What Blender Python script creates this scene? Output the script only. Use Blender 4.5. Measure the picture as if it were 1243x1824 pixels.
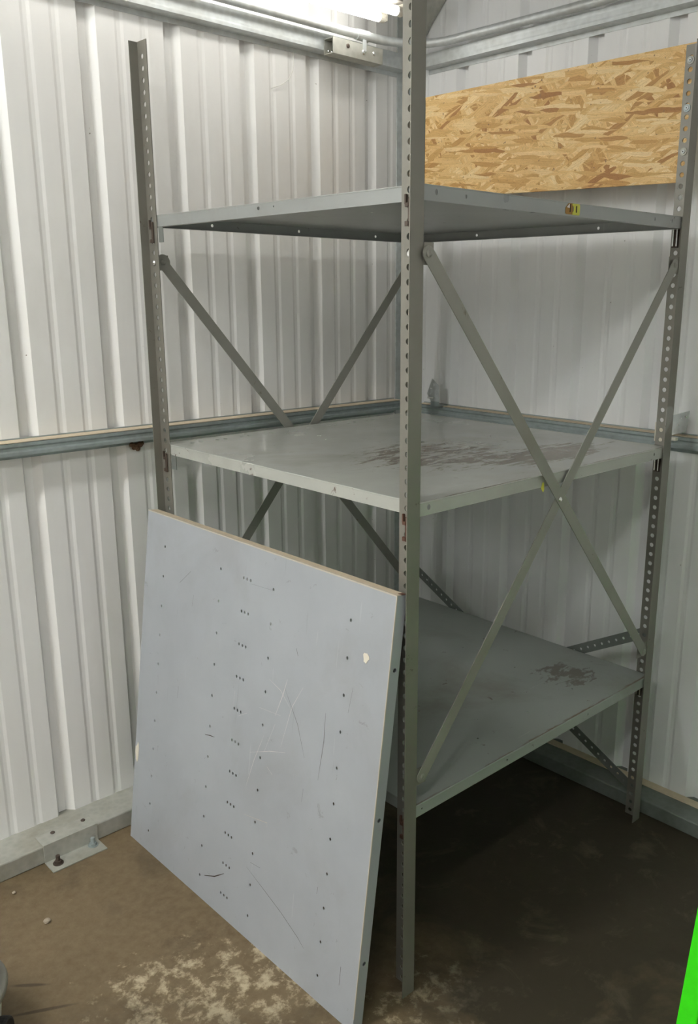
import bpy, bmesh, math, random
from mathutils import Vector, Matrix
from mathutils.geometry import delaunay_2d_cdt

for o in list(bpy.data.objects):
    bpy.data.objects.remove(o, do_unlink=True)
scene = bpy.context.scene
COL = scene.collection
random.seed(7)

# ------------------------------------------------------------------ camera
W, H = 1243.0, 1824.0
FPX, CX, CY = 1551.63, 692.95, 922.15
CAM = Vector((-1.1173, -1.0749, 1.4390))
YAW, PITCH, ROLL = 0.8017, -0.2509, 0.0041
fw = Vector((math.cos(YAW) * math.cos(PITCH), math.sin(YAW) * math.cos(PITCH), math.sin(PITCH)))
rt = Vector((math.sin(YAW), -math.cos(YAW), 0.0))
up = rt.cross(fw)
r2 = math.cos(ROLL) * rt + math.sin(ROLL) * up
u2 = -math.sin(ROLL) * rt + math.cos(ROLL) * up
cd = bpy.data.cameras.new('camera')
cam = bpy.data.objects.new('camera', cd)
COL.objects.link(cam)
cd.sensor_fit = 'HORIZONTAL'
cd.sensor_width = 36.0
cd.lens = FPX * 36.0 / W
cd.shift_x = (W / 2 - CX) / W
cd.shift_y = (CY - H / 2) / W
cd.clip_start = 0.02
M = Matrix((r2, u2, -fw)).transposed().to_4x4()
M.translation = CAM
cam.matrix_world = M
scene.camera = cam

# ------------------------------------------------------------------ world, exposure, lamp strengths
world = bpy.data.worlds.new('world')
scene.world = world
world.use_nodes = True
world.node_tree.nodes['Background'].inputs[0].default_value = (0.9, 0.95, 1.0, 1)
world.node_tree.nodes['Background'].inputs[1].default_value = 0.05
scene.view_settings.view_transform = 'Standard'
scene.view_settings.look = 'None'
scene.view_settings.gamma = 1.0
scene.view_settings.use_curve_mapping = False
scene.view_settings.exposure = 0.95
LAMP_CORNER = 4.6      # tubes of the fitting in view
LAMP_ROOM = 80.0        # tubes of the row of fittings along the left wall
LAMP_OVERHEAD = 38.0    # tubes of the fitting above the camera

# ------------------------------------------------------------------ material helpers
def new_mat(name):
    m = bpy.data.materials.new(name)
    m.use_nodes = True
    nt = m.node_tree
    b = nt.nodes['Principled BSDF']
    return m, nt, b

def nd(nt, typ, **kw):
    n = nt.nodes.new(typ)
    for k, v in kw.items():
        if k.startswith('i_'):
            key = k[2:]
            key = int(key) if key.isdigit() else key.replace('_', ' ')
            n.inputs[key].default_value = v
        else:
            setattr(n, k, v)
    return n

def lk(nt, a, ao, b, bi):
    nt.links.new(a.outputs[ao], b.inputs[bi])

def coords(nt, scale=(1, 1, 1), rot=(0, 0, 0), loc=(0, 0, 0), kind='Object'):
    tc = nd(nt, 'ShaderNodeTexCoord')
    mp = nd(nt, 'ShaderNodeMapping')
    mp.inputs['Scale'].default_value = scale
    mp.inputs['Rotation'].default_value = rot
    mp.inputs['Location'].default_value = loc
    lk(nt, tc, kind, mp, 'Vector')
    return mp

def noise(nt, vec, scale, detail=4.0, rough=0.6, dist=0.0):
    n = nd(nt, 'ShaderNodeTexNoise')
    n.inputs['Scale'].default_value = scale
    n.inputs['Detail'].default_value = detail
    n.inputs['Roughness'].default_value = rough
    n.inputs['Distortion'].default_value = dist
    lk(nt, vec, 0, n, 'Vector')
    return n

def ramp(nt, src, out, p0, p1, c0=(0, 0, 0, 1), c1=(1, 1, 1, 1)):
    r = nd(nt, 'ShaderNodeValToRGB')
    r.color_ramp.elements[0].position = p0
    r.color_ramp.elements[1].position = p1
    r.color_ramp.elements[0].color = c0
    r.color_ramp.elements[1].color = c1
    lk(nt, src, out, r, 0)
    return r

def mixc(nt, fac, a, b, blend='MIX'):
    """fac, a, b: sockets or values; returns node whose output 2 is the colour"""
    m = nd(nt, 'ShaderNodeMix', data_type='RGBA', blend_type=blend)
    for idx, v in ((0, fac), (6, a), (7, b)):
        if hasattr(v, 'is_linked') or hasattr(v, 'links'):
            nt.links.new(v, m.inputs[idx])
        else:
            m.inputs[idx].default_value = v if idx == 0 else (v[0], v[1], v[2], 1)
    return m.outputs[2]

def simple(name, col, rough=0.5, metal=0.0, spec=None):
    m, nt, b = new_mat(name)
    n = noise(nt, coords(nt), 60.0, 3)
    c = mixc(nt, n.outputs[0], tuple(x * 0.86 for x in col), tuple(min(1, x * 1.12) for x in col))
    nt.links.new(c, b.inputs['Base Color'])
    b.inputs['Roughness'].default_value = rough
    b.inputs['Metallic'].default_value = metal
    if spec is not None:
        b.inputs['Specular IOR Level'].default_value = spec
    return m

def painted_steel(name, col, rough=0.42, rust=0.5, scratch=0.5, metal=0.0, stain=0.35, seed=0.0, scale=1.0, blobs=(), front_edge=None):
    m, nt, b = new_mat(name)
    v = coords(nt, (scale, scale, scale), loc=(seed, seed * 0.7, seed * 1.3))
    big = noise(nt, v, 5.0, 5, 0.6)
    c = mixc(nt, big.outputs[0], tuple(x * 0.86 for x in col), tuple(x * 1.14 for x in col))
    # faint brown grime
    st = noise(nt, v, 3.2, 6, 0.65, 0.4)
    sr = ramp(nt, st, 0, 0.52, 0.72)
    ml = nd(nt, 'ShaderNodeMath', operation='MULTIPLY')
    lk(nt, sr, 0, ml, 0)
    ml.inputs[1].default_value = stain
    c = mixc(nt, ml.outputs[0], c, (0.16, 0.13, 0.09))
    # thin dark scratches, two directions
    for k, rot in enumerate(((0.5, 0.9, 0.6), (-0.7, 0.3, -0.9))):
        vs = coords(nt, (6 * scale, 90 * scale, 6 * scale), rot=rot, loc=(seed + k, 0, 0))
        sn = noise(nt, vs, 1.0, 2, 0.5)
        sr2 = ramp(nt, sn, 0, 0.735, 0.76)
        m2 = nd(nt, 'ShaderNodeMath', operation='MULTIPLY')
        lk(nt, sr2, 0, m2, 0)
        m2.inputs[1].default_value = scratch
        c = mixc(nt, m2.outputs[0], c, (0.07, 0.06, 0.055) if k == 0 else (0.75, 0.76, 0.74))
    # rust chips
    rn = noise(nt, v, 26.0, 6, 0.7, 0.6)
    rr = ramp(nt, rn, 0, 0.66, 0.69)
    m3 = nd(nt, 'ShaderNodeMath', operation='MULTIPLY')
    lk(nt, rr, 0, m3, 0)
    m3.inputs[1].default_value = rust
    c = mixc(nt, m3.outputs[0], c, (0.09, 0.055, 0.035))
    tcs = nd(nt, 'ShaderNodeTexCoord')
    for (bx, by, ra, rb, sc, thr, amt, bc) in blobs:      # worn-through, rusted areas with ragged outlines
        mp = nd(nt, 'ShaderNodeMapping', vector_type='TEXTURE')
        mp.inputs['Location'].default_value = (bx, by, 0)
        mp.inputs['Scale'].default_value = (ra, rb, 50)
        lk(nt, tcs, 'Object', mp, 'Vector')
        ln = nd(nt, 'ShaderNodeVectorMath', operation='LENGTH')
        lk(nt, mp, 0, ln, 0)
        fr_ = nd(nt, 'ShaderNodeMapRange')
        lk(nt, ln, 'Value', fr_, 0)
        fr_.inputs[1].default_value = 0.3
        fr_.inputs[2].default_value = 1.0
        fr_.inputs[3].default_value = 0.25
        fr_.inputs[4].default_value = -0.25
        sn = noise(nt, coords(nt, sc, rot=(0, 0, 0.12)), 1.0, 6, 0.68, 0.4)
        ad = nd(nt, 'ShaderNodeMath', operation='ADD')
        lk(nt, sn, 0, ad, 0)
        lk(nt, fr_, 0, ad, 1)
        sr3 = ramp(nt, ad, 0, thr, thr + 0.07)
        m4 = nd(nt, 'ShaderNodeMath', operation='MULTIPLY')
        lk(nt, sr3, 0, m4, 0)
        m4.inputs[1].default_value = amt
        c = mixc(nt, m4.outputs[0], c, bc)
    if front_edge is not None:                             # rust creeping along the folded front edge
        sx = nd(nt, 'ShaderNodeSeparateXYZ')
        lk(nt, tcs, 'Object', sx, 0)
        er = nd(nt, 'ShaderNodeMapRange')
        lk(nt, sx, 1, er, 0)
        er.inputs[1].default_value = front_edge + 0.0015
        er.inputs[2].default_value = front_edge + 0.020
        er.inputs[3].default_value = 0.32
        er.inputs[4].default_value = -0.25
        # only on top of the sheet, not on the lip face
        en = noise(nt, coords(nt, (7, 40, 40)), 1.0, 5, 0.7)
        ad = nd(nt, 'ShaderNodeMath', operation='ADD')
        lk(nt, en, 0, ad, 0)
        lk(nt, er, 0, ad, 1)
        sr3 = ramp(nt, ad, 0, 0.66, 0.80)
        ab = nd(nt, 'ShaderNodeMath', operation='GREATER_THAN')
        lk(nt, sx, 1, ab, 0)
        ab.inputs[1].default_value = front_edge + 0.0012
        m4 = nd(nt, 'ShaderNodeMath', operation='MULTIPLY')
        lk(nt, sr3, 0, m4, 0)
        lk(nt, ab, 0, m4, 1)
        c = mixc(nt, m4.outputs[0], c, (0.17, 0.12, 0.07))
    nt.links.new(c, b.inputs['Base Color'])
    rg = ramp(nt, big, 0, 0.3, 0.7, (rough - 0.03,) * 3 + (1,), (rough + 0.05,) * 3 + (1,))
    lk(nt, rg, 0, b, 'Roughness')
    b.inputs['Metallic'].default_value = metal
    bp = nd(nt, 'ShaderNodeBump')
    bp.inputs['Strength'].default_value = 0.08
    bp.inputs['Distance'].default_value = 0.002
    lk(nt, rn, 0, bp, 'Height')
    lk(nt, bp, 0, b, 'Normal')
    return m

def galvanised(name, col, rough=0.42, metal=0.75, grime=0.4):
    m, nt, b = new_mat(name)
    v = coords(nt)
    vo = nd(nt, 'ShaderNodeTexVoronoi')
    vo.inputs['Scale'].default_value = 60.0
    lk(nt, v, 0, vo, 'Vector')
    n = noise(nt, v, 7.0, 6, 0.65)
    c = mixc(nt, vo.outputs['Distance'], tuple(x * 0.9 for x in col), tuple(min(1, x * 1.12) for x in col))
    gr = ramp(nt, n, 0, 0.45, 0.7)
    ml = nd(nt, 'ShaderNodeMath', operation='MULTIPLY')
    lk(nt, gr, 0, ml, 0)
    ml.inputs[1].default_value = grime
    c = mixc(nt, ml.outputs[0], c, tuple(x * y for x, y in zip(col, (0.62, 0.56, 0.45))))
    nt.links.new(c, b.inputs['Base Color'])
    b.inputs['Metallic'].default_value = metal
    b.inputs['Roughness'].default_value = rough
    return m

def wall_mat(name, col, grime):
    m, nt, b = new_mat(name)
    v = coords(nt, (1, 1, 0.12))
    n = noise(nt, v, 16.0, 5, 0.6)
    c = mixc(nt, n.outputs[0], tuple(x * 0.94 for x in col), tuple(min(1, x * 1.03) for x in col))
    # a few specks of dirt
    v2 = coords(nt)
    sp = noise(nt, v2, 70.0, 2, 0.5)
    sr = ramp(nt, sp, 0, 0.775, 0.80)
    c = mixc(nt, sr.outputs[0], c, (0.25, 0.22, 0.18))
    # soft rising dust at the foot of the sheets (wear)
    gn = noise(nt, coords(nt, (1, 1, 0.5)), 3.0, 6, 0.7)
    gr = ramp(nt, gn, 0, 0.5, 0.75)
    ml = nd(nt, 'ShaderNodeMath', operation='MULTIPLY')
    lk(nt, gr, 0, ml, 0)
    ml.inputs[1].default_value = grime
    c = mixc(nt, ml.outputs[0], c, (0.50, 0.45, 0.37))
    nt.links.new(c, b.inputs['Base Color'])
    b.inputs['Roughness'].default_value = 0.38
    return m

def emit(name, col, strength):
    m, nt, b = new_mat(name)
    b.inputs['Base Color'].default_value = (0.9, 0.9, 0.9, 1)
    b.inputs['Emission Color'].default_value = col + (1,)
    b.inputs['Emission Strength'].default_value = strength
    return m

def osb_mat():
    m, nt, b = new_mat('oriented_strand_board')
    tc = nd(nt, 'ShaderNodeTexCoord')
    warp = noise(nt, tc, 9.0, 3)
    nt.links.remove(warp.inputs['Vector'].links[0])
    lk(nt, tc, 'Object', warp, 'Vector')
    base = None
    prev = None
    for k, (ang, sc, sx, sy) in enumerate(((0.25, 1.0, 7, 48), (1.2, 1.0, 12, 50), (-0.45, 1.0, 8, 60), (-1.0, 1.0, 16, 80), (0.45, 1.0, 11, 85), (-0.1, 1.0, 14, 110))):
        mp = nd(nt, 'ShaderNodeMapping')
        mp.inputs['Rotation'].default_value = (ang, 0, 0)
        mp.inputs['Location'].default_value = (0, k * 3.1, k * 1.7)
        lk(nt, tc, 'Object', mp, 'Vector')
        mp2 = nd(nt, 'ShaderNodeMapping')
        mp2.inputs['Scale'].default_value = (0.0, sx, sy)
        lk(nt, mp, 0, mp2, 'Vector')
        add = nd(nt, 'ShaderNodeVectorMath', operation='MULTIPLY_ADD')
        lk(nt, warp, 'Color', add, 0)
        add.inputs[1].default_value = (0, 0.9, 1.6)
        lk(nt, mp2, 0, add, 2)
        vo = nd(nt, 'ShaderNodeTexVoronoi')
        vo.inputs['Scale'].default_value = sc
        vo.inputs['Randomness'].default_value = 1.0
        lk(nt, add, 0, vo, 'Vector')
        sep = nd(nt, 'ShaderNodeSeparateColor')
        lk(nt, vo, 'Color', sep, 0)
        cr = nd(nt, 'ShaderNodeValToRGB')
        cols = [(0.0, (0.46, 0.22, 0.075)), (0.10, (0.66, 0.38, 0.13)), (0.40, (0.84, 0.56, 0.24)), (0.75, (0.90, 0.64, 0.30)), (1.0, (0.96, 0.75, 0.42))]
        while len(cr.color_ramp.elements) < len(cols):
            cr.color_ramp.elements.new(0.5)
        for e, (p, c) in zip(cr.color_ramp.elements, cols):
            e.position = p
            e.color = c + (1,)
        lk(nt, sep, 0, cr, 0)
        # fibre grain along the strand
        gmap = nd(nt, 'ShaderNodeVectorMath', operation='MULTIPLY')
        lk(nt, add, 0, gmap, 0)
        gmap.inputs[1].default_value = (1, 0.6, 6.0)
        gn = noise(nt, gmap, 1.2, 3, 0.7)
        gr = ramp(nt, gn, 0, 0.25, 0.75, (0.70, 0.66, 0.60, 1), (1.12, 1.12, 1.1, 1))
        colk = mixc(nt, 1.0, cr.outputs[0], gr.outputs[0], 'MULTIPLY')
        ed = nd(nt, 'ShaderNodeTexVoronoi', feature='DISTANCE_TO_EDGE')
        lk(nt, add, 0, ed, 'Vector')
        er = ramp(nt, ed, 'Distance', 0.0, 0.035, (0.50, 0.40, 0.30, 1), (1, 1, 1, 1))
        colk = mixc(nt, 0.75, colk, er.outputs[0], 'MULTIPLY')
        if prev is None:
            prev = colk
        else:
            msk = ramp(nt, sep, 1, 0.52, 0.54)
            prev = mixc(nt, msk.outputs[0], prev, colk)
    # small dark flecks
    fl = noise(nt, tc, 95.0, 2)
    nt.links.remove(fl.inputs['Vector'].links[0])
    lk(nt, tc, 'Object', fl, 'Vector')
    fr = ramp(nt, fl, 0, 0.70, 0.74)
    prev = mixc(nt, fr.outputs[0], prev, (0.30, 0.17, 0.08))
    nt.links.new(prev, b.inputs['Base Color'])
    b.inputs['Roughness'].default_value = 0.62
    return m

def floor_mat():
    m, nt, b = new_mat('stained_concrete')
    v = coords(nt)
    big = noise(nt, v, 1.6, 6, 0.6, 0.3)
    c = mixc(nt, ramp(nt, big, 0, 0.35, 0.68).outputs[0], (0.110, 0.074, 0.036), (0.180, 0.126, 0.064))
    fine = noise(nt, v, 42.0, 5, 0.7)
    c = mixc(nt, ramp(nt, fine, 0, 0.3, 0.75).outputs[0], c, (0.20, 0.148, 0.084))
    # pale worn patches; the worn field lies in front of the leaning panel and trails to the rack's foot
    pn = noise(nt, v, 26.0, 8, 0.70, 0.2)
    tc = nd(nt, 'ShaderNodeTexCoord')
    def blob(x, y, r0, r1):
        d = nd(nt, 'ShaderNodeVectorMath', operation='DISTANCE')
        lk(nt, tc, 'Object', d, 0)
        d.inputs[1].default_value = (x, y, 0)
        rr = nd(nt, 'ShaderNodeMapRange')
        lk(nt, d, 'Value', rr, 0)
        rr.inputs[1].default_value = r0
        rr.inputs[2].default_value = r1
        rr.inputs[3].default_value = 1.0
        rr.inputs[4].default_value = 0.0
        return rr
    fld = None
    for x, y, r0, r1 in ((-0.38, 0.33, 0.10, 0.26), (-0.24, 0.24, 0.10, 0.26), (0.00, -0.08, 0.08, 0.26), (0.62, 0.12, 0.0, 0.16)):
        bl = blob(x, y, r0, r1)
        if fld is None:
            fld = bl
        else:
            mx = nd(nt, 'ShaderNodeMath', operation='MAXIMUM')
            lk(nt, fld, 0, mx, 0)
            lk(nt, bl, 0, mx, 1)
            fld = mx
    th = nd(nt, 'ShaderNodeMath', operation='MULTIPLY_ADD')
    lk(nt, fld, 0, th, 0)
    th.inputs[1].default_value = 0.19
    lk(nt, pn, 0, th, 2)
    pr = ramp(nt, th, 0, 0.675, 0.80)
    c = mixc(nt, pr.outputs[0], c, (0.47, 0.39, 0.26))
    # dark oily stain plus painted shade on the right-hand part of the slab
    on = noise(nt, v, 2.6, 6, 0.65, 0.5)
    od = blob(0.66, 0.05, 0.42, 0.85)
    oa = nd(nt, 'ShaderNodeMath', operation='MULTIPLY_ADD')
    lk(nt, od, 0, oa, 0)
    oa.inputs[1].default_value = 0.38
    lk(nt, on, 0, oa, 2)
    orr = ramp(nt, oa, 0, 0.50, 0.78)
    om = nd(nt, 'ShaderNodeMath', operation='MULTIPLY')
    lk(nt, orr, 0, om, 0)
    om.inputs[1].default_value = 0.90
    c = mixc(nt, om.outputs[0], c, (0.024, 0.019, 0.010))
    # cloudy mineral bloom on the dark area
    bn = noise(nt, v, 8.0, 7, 0.68, 0.6)
    br = ramp(nt, bn, 0, 0.56, 0.74)
    bmul = nd(nt, 'ShaderNodeMath', operation='MULTIPLY')
    lk(nt, br, 0, bmul, 0)
    lk(nt, om, 0, bmul, 1)
    bm2 = nd(nt, 'ShaderNodeMath', operation='MULTIPLY')
    lk(nt, bmul, 0, bm2, 0)
    bm2.inputs[1].default_value = 0.65
    c = mixc(nt, bm2.outputs[0], c, (0.15, 0.125, 0.08))
    # two thin dark streaks near the canister
    for (x0, y0, x1, y1, w) in ((-0.62, 0.612, -0.545, 0.548, 0.006), (-0.66, 0.532, -0.52, 0.456, 0.006)):
        p0, p1 = Vector((x0, y0, 0)), Vector((x1, y1, 0))
        dr = (p1 - p0).normalized()
        ang = math.atan2(dr.y, dr.x)
        mp = nd(nt, 'ShaderNodeMapping', vector_type='TEXTURE')
        mid = (p0 + p1) / 2
        mp.inputs['Location'].default_value = (mid.x, mid.y, 0)
        mp.inputs['Rotation'].default_value = (0, 0, ang)
        mp.inputs['Scale'].default_value = ((p1 - p0).length / 2, w, 1)
        lk(nt, tc, 'Object', mp, 'Vector')
        ln = nd(nt, 'ShaderNodeVectorMath', operation='LENGTH')
        lk(nt, mp, 0, ln, 0)
        rr = ramp(nt, ln, 'Value', 0.5, 1.0, (0.75, 0.75, 0.75, 1), (0, 0, 0, 1))
        c = mixc(nt, rr.outputs[0], c, (0.05, 0.038, 0.022))
    nt.links.new(c, b.inputs['Base Color'])
    rg = ramp(nt, big, 0, 0.3, 0.7, (0.55, 0.55, 0.55, 1), (0.8, 0.8, 0.8, 1))
    lk(nt, rg, 0, b, 'Roughness')
    bp = nd(nt, 'ShaderNodeBump')
    bp.inputs['Strength'].default_value = 0.25
    bp.inputs['Distance'].default_value = 0.004
    lk(nt, fine, 0, bp, 'Height')
    lk(nt, bp, 0, b, 'Normal')
    return m

MT = {}
MT['sheet_left'] = wall_mat('white_sheet_metal_left', (0.86, 0.85, 0.825), 0.18)
MT['sheet_right'] = wall_mat('white_sheet_metal_right', (0.86, 0.865, 0.865), 0.08)
MT['ceiling'] = galvanised('roof_sheet', (0.42, 0.42, 0.41), 0.55, 0.3)
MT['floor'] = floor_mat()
MT['galv'] = galvanised('galvanised_steel', (0.62, 0.65, 0.65), 0.5, 0.45, 0.3)
MT['galv_dark'] = galvanised('galvanised_steel_weathered', (0.36, 0.41, 0.41), 0.5, 0.45)
MT['galv_shaded'] = galvanised('galvanised_steel_grimy_shaded', (0.20, 0.22, 0.20), 0.55, 0.35, 0.6)  # base colour darkened to carry the shade on the right base rail
MT['galv_dusty'] = galvanised('galvanised_steel_dusty', (0.46, 0.46, 0.41), 0.55, 0.35, 0.6)
MT['dust'] = simple('settled_dust', (0.62, 0.52, 0.38), 0.9)
MT['post'] = painted_steel('grey_painted_post', (0.225, 0.215, 0.185), 0.36, 0.7, 0.2, 0.3, 0.35, 1.0)
MT['shelf'] = painted_steel('grey_painted_shelf', (0.33, 0.345, 0.335), 0.30, 0.7, 0.12, 0.15, 0.3, 3.0, 1.0)
FE = 0.0045 - 0.45
MT['shelf_low'] = painted_steel('grey_painted_low_shelf', (0.33, 0.355, 0.33), 0.36, 0.7, 0.15, 0.1, 0.45, 4.0, 1.0,
    (((0.30, -0.28, 0.17, 0.17, (22, 34, 1), 0.68, 0.8, (0.13, 0.11, 0.085)), (-0.20, 0.05, 0.40, 0.30, (7, 5, 1), 0.60, 0.5, (0.12, 0.10, 0.075)))), FE)
MT['shelf_mid'] = painted_steel('grey_painted_middle_shelf', (0.46, 0.47, 0.43), 0.24, 0.9, 0.12, 0.1, 0.25, 3.0, 1.0,
    (((0.16, -0.30, 0.40, 0.15, (10, 46, 1), 0.60, 0.8, (0.17, 0.13, 0.09)), (-0.05, -0.12, 0.50, 0.40, (16, 48, 1), 0.71, 0.8, (0.14, 0.095, 0.06)))), FE)
MT['brace'] = painted_steel('grey_painted_brace', (0.29, 0.285, 0.25), 0.42, 0.6, 0.4, 0.15, 0.35, 5.0)
MT['strap'] = painted_steel('dark_perforated_strap', (0.20, 0.215, 0.20), 0.45, 0.4, 0.3, 0.3, 0.4, 6.0)
MT['panel'] = painted_steel('blue_grey_painted_shelf', (0.375, 0.398, 0.425), 0.40, 0.25, 0.10, 0.05, 0.15, 9.0, 1.1)
MT['bare'] = simple('chipped_bare_edge', (0.55, 0.50, 0.42), 0.6)
MT['cream_chip'] = simple('cream_paint_chip', (0.75, 0.70, 0.58), 0.8)
MT['rust'] = simple('rusty_steel', (0.115, 0.055, 0.036), 0.8, 0.2)
MT['clip_dark'] = simple('dark_steel_clip', (0.10, 0.075, 0.06), 0.6, 0.5)
MT['zinc'] = simple('bright_zinc', (0.80, 0.80, 0.78), 0.25, 0.9)
MT['osb'] = osb_mat()
MT['tube'] = emit('fluorescent_tube', (1.0, 0.985, 0.94), LAMP_CORNER)
MT['tube_room'] = emit('fluorescent_tube_room', (0.98, 1.0, 0.98), LAMP_ROOM)
MT['tube_over'] = emit('fluorescent_tube_overhead', (0.98, 1.0, 0.98), LAMP_OVERHEAD)
MT['fixture'] = simple('light_fitting_enamel', (0.30, 0.28, 0.25), 0.5)
MT['socket'] = simple('lamp_socket_plastic', (0.80, 0.76, 0.66), 0.5)
MT['green'] = simple('lime_green_plastic', (0.035, 0.72, 0.004), 0.35)
MT['white_plastic'] = simple('off_white_plastic', (0.62, 0.63, 0.58), 0.4)
MT['grey_plastic'] = simple('grey_plastic', (0.24, 0.23, 0.19), 0.4)
MT['black_rubber'] = simple('black_rubber', (0.012, 0.012, 0.012), 0.6)
MT['yellow'] = simple('yellow_sticker', (0.62, 0.60, 0.08), 0.5)
MT['amber'] = simple('amber_sticker', (0.36, 0.19, 0.03), 0.5)
MT['dark_ink'] = simple('dark_ink', (0.05, 0.035, 0.02), 0.6)
MT['paper'] = simple('torn_white_paper', (0.75, 0.70, 0.66), 0.8)
MT['mud'] = simple('dried_mud', (0.14, 0.08, 0.045), 0.95)
MT['stone'] = simple('pale_stone', (0.38, 0.32, 0.24), 0.9)
MT['wire'] = simple('white_wire', (0.78, 0.77, 0.72), 0.5)

# ------------------------------------------------------------------ mesh helpers
class MB:
    def __init__(self):
        self.v, self.f = [], []

    def add(self, vs, fs):
        o = len(self.v)
        self.v += [tuple(p) for p in vs]
        self.f += [tuple(i + o for i in f) for f in fs]
        return self

    def box(self, x0, x1, y0, y1, z0, z1):
        vs = [(x, y, z) for x in (x0, x1) for y in (y0, y1) for z in (z0, z1)]
        return self.add(vs, [(0, 1, 3, 2), (4, 6, 7, 5), (0, 4, 5, 1), (2, 3, 7, 6), (0, 2, 6, 4), (1, 5, 7, 3)])

    def cyl(self, p0, p1, r0, r1=None, n=16, caps=True):
        r1 = r0 if r1 is None else r1
        p0, p1 = Vector(p0), Vector(p1)
        d = (p1 - p0).normalized()
        a = d.orthogonal().normalized()
        b = d.cross(a)
        vs = []
        for p, r in ((p0, r0), (p1, r1)):
            for i in range(n):
                t = 2 * math.pi * i / n
                vs.append(p + r * (math.cos(t) * a + math.sin(t) * b))
        fs = [(i, (i + 1) % n, n + (i + 1) % n, n + i) for i in range(n)]
        if caps:
            fs += [tuple(range(n - 1, -1, -1)), tuple(range(n, 2 * n))]
        return self.add(vs, fs)

    def tube(self, pts, r, n=12):
        pts = [Vector(p) for p in pts]
        prev_a = None
        vs = []
        for i, p in enumerate(pts):
            d = (pts[min(i + 1, len(pts) - 1)] - pts[max(i - 1, 0)]).normalized()
            if prev_a is None:
                a = d.orthogonal().normalized()
            else:
                a = (prev_a - d * prev_a.dot(d)).normalized()
            prev_a = a
            b = d.cross(a)
            for k in range(n):
                t = 2 * math.pi * k / n
                vs.append(p + r * (math.cos(t) * a + math.sin(t) * b))
        fs = []
        for i in range(len(pts) - 1):
            for k in range(n):
                fs.append((i * n + k, i * n + (k + 1) % n, (i + 1) * n + (k + 1) % n, (i + 1) * n + k))
        fs += [tuple(range(n - 1, -1, -1)), tuple(range((len(pts) - 1) * n, len(pts) * n))]
        return self.add(vs, fs)

    def lathe(self, prof, cx, cy, n=40):
        vs, fs = [], []
        for r, z in prof:
            for k in range(n):
                t = 2 * math.pi * k / n
                vs.append((cx + r * math.cos(t), cy + r * math.sin(t), z))
        for i in range(len(prof) - 1):
            for k in range(n):
                fs.append((i * n + k, i * n + (k + 1) % n, (i + 1) * n + (k + 1) % n, (i + 1) * n + k))
        fs += [tuple(range(n - 1, -1, -1)), tuple(range((len(prof) - 1) * n, len(prof) * n))]
        return self.add(vs, fs)

    def plate(self, outline, holes, o, a, b, t):
        """flat plate with real through holes; outline = convex list of 2-D points, holes = (x, y, rx, ry, n);
        o origin, a and b the in-plane axes, thickness t along a x b"""
        o, a, b = Vector(o), Vector(a), Vector(b)
        nrm = a.cross(b).normalized()
        pts = [Vector((p[0], p[1])) for p in outline]
        ed = [(i, (i + 1) % len(pts)) for i in range(len(pts))]
        loops = [list(range(len(pts)))]
        for h in holes:
            hx, hy, rx, ry, n = h
            s = len(pts)
            for k in range(n):
                ang = 2 * math.pi * (k + 0.5) / n
                pts.append(Vector((hx + rx * math.cos(ang), hy + ry * math.sin(ang))))
            ed += [(s + k, s + (k + 1) % n) for k in range(n)]
            loops.append(list(range(s, s + n)))
        r = delaunay_2d_cdt(pts, ed, [], 0, 1e-7)
        vv, ff, ov = r[0], r[2], r[3]
        cell = {}
        for h in holes:
            cell.setdefault((int(h[0] // 0.05), int(h[1] // 0.05)), []).append(h)
        keep = []
        for f in ff:
            c = sum((vv[i] for i in f), Vector((0, 0))) / len(f)
            inside = False
            ci, cj = int(c.x // 0.05), int(c.y // 0.05)
            for di in (-1, 0, 1):
                for dj in (-1, 0, 1):
                    for h in cell.get((ci + di, cj + dj), ()):
                        if ((c.x - h[0]) / h[2]) ** 2 + ((c.y - h[1]) / h[3]) ** 2 < 0.97:
                            inside = True
            if not inside:
                keep.append(tuple(f))
        n = len(vv)
        vs = [o + a * p.x + b * p.y for p in vv] + [o + a * p.x + b * p.y + nrm * t for p in vv]
        fs = [tuple(reversed(f)) for f in keep] + [tuple(i + n for i in f) for f in keep]
        mp = {}
        for i, src in enumerate(ov):
            for s in src:
                mp[s] = i
        for li, lp in enumerate(loops):
            q = [mp[i] for i in lp]
            for k in range(len(q)):
                i, j = q[k], q[(k + 1) % len(q)]
                fs.append((i, j, j + n, i + n) if li == 0 else (j, i, i + n, j + n))
        return self.add(vs, fs)

    def prism(self, outline, o, a, b, t):
        """plate without holes, outline may be concave"""
        o, a, b = Vector(o), Vector(a), Vector(b)
        nrm = a.cross(b).normalized()
        n = len(outline)
        vs = [o + a * p[0] + b * p[1] for p in outline] + [o + a * p[0] + b * p[1] + nrm * t for p in outline]
        fs = [tuple(range(n - 1, -1, -1)), tuple(range(n, 2 * n))]
        fs += [(i, (i + 1) % n, n + (i + 1) % n, n + i) for i in range(n)]
        return self.add(vs, fs)

    def build(self, name, mat, parent=None, smooth=False, bevel=0.0, autosm=False):
        me = bpy.data.meshes.new(name)
        off = Vector((0, 0, 0))
        me.from_pydata(self.v, [], self.f)
        me.materials.append(MT[mat] if isinstance(mat, str) else mat)
        me.validate()
        me.update()
        if smooth:
            for p in me.polygons:
                p.use_smooth = True
        o = bpy.data.objects.new(name, me)
        COL.objects.link(o)
        if parent is not None:
            o.parent = parent
            o.matrix_parent_inverse = Matrix.Identity(4)
            # meshes are written in world metres; shift them into the parent's frame
            ploc = parent.get('_w', None)
            if ploc is not None:
                me.transform(Matrix.Translation(-Vector(ploc)))
        if bevel > 0:
            md = o.modifiers.new('edge', 'BEVEL')
            md.width = bevel
            md.segments = 2
            md.limit_method = 'ANGLE'
        return o

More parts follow.
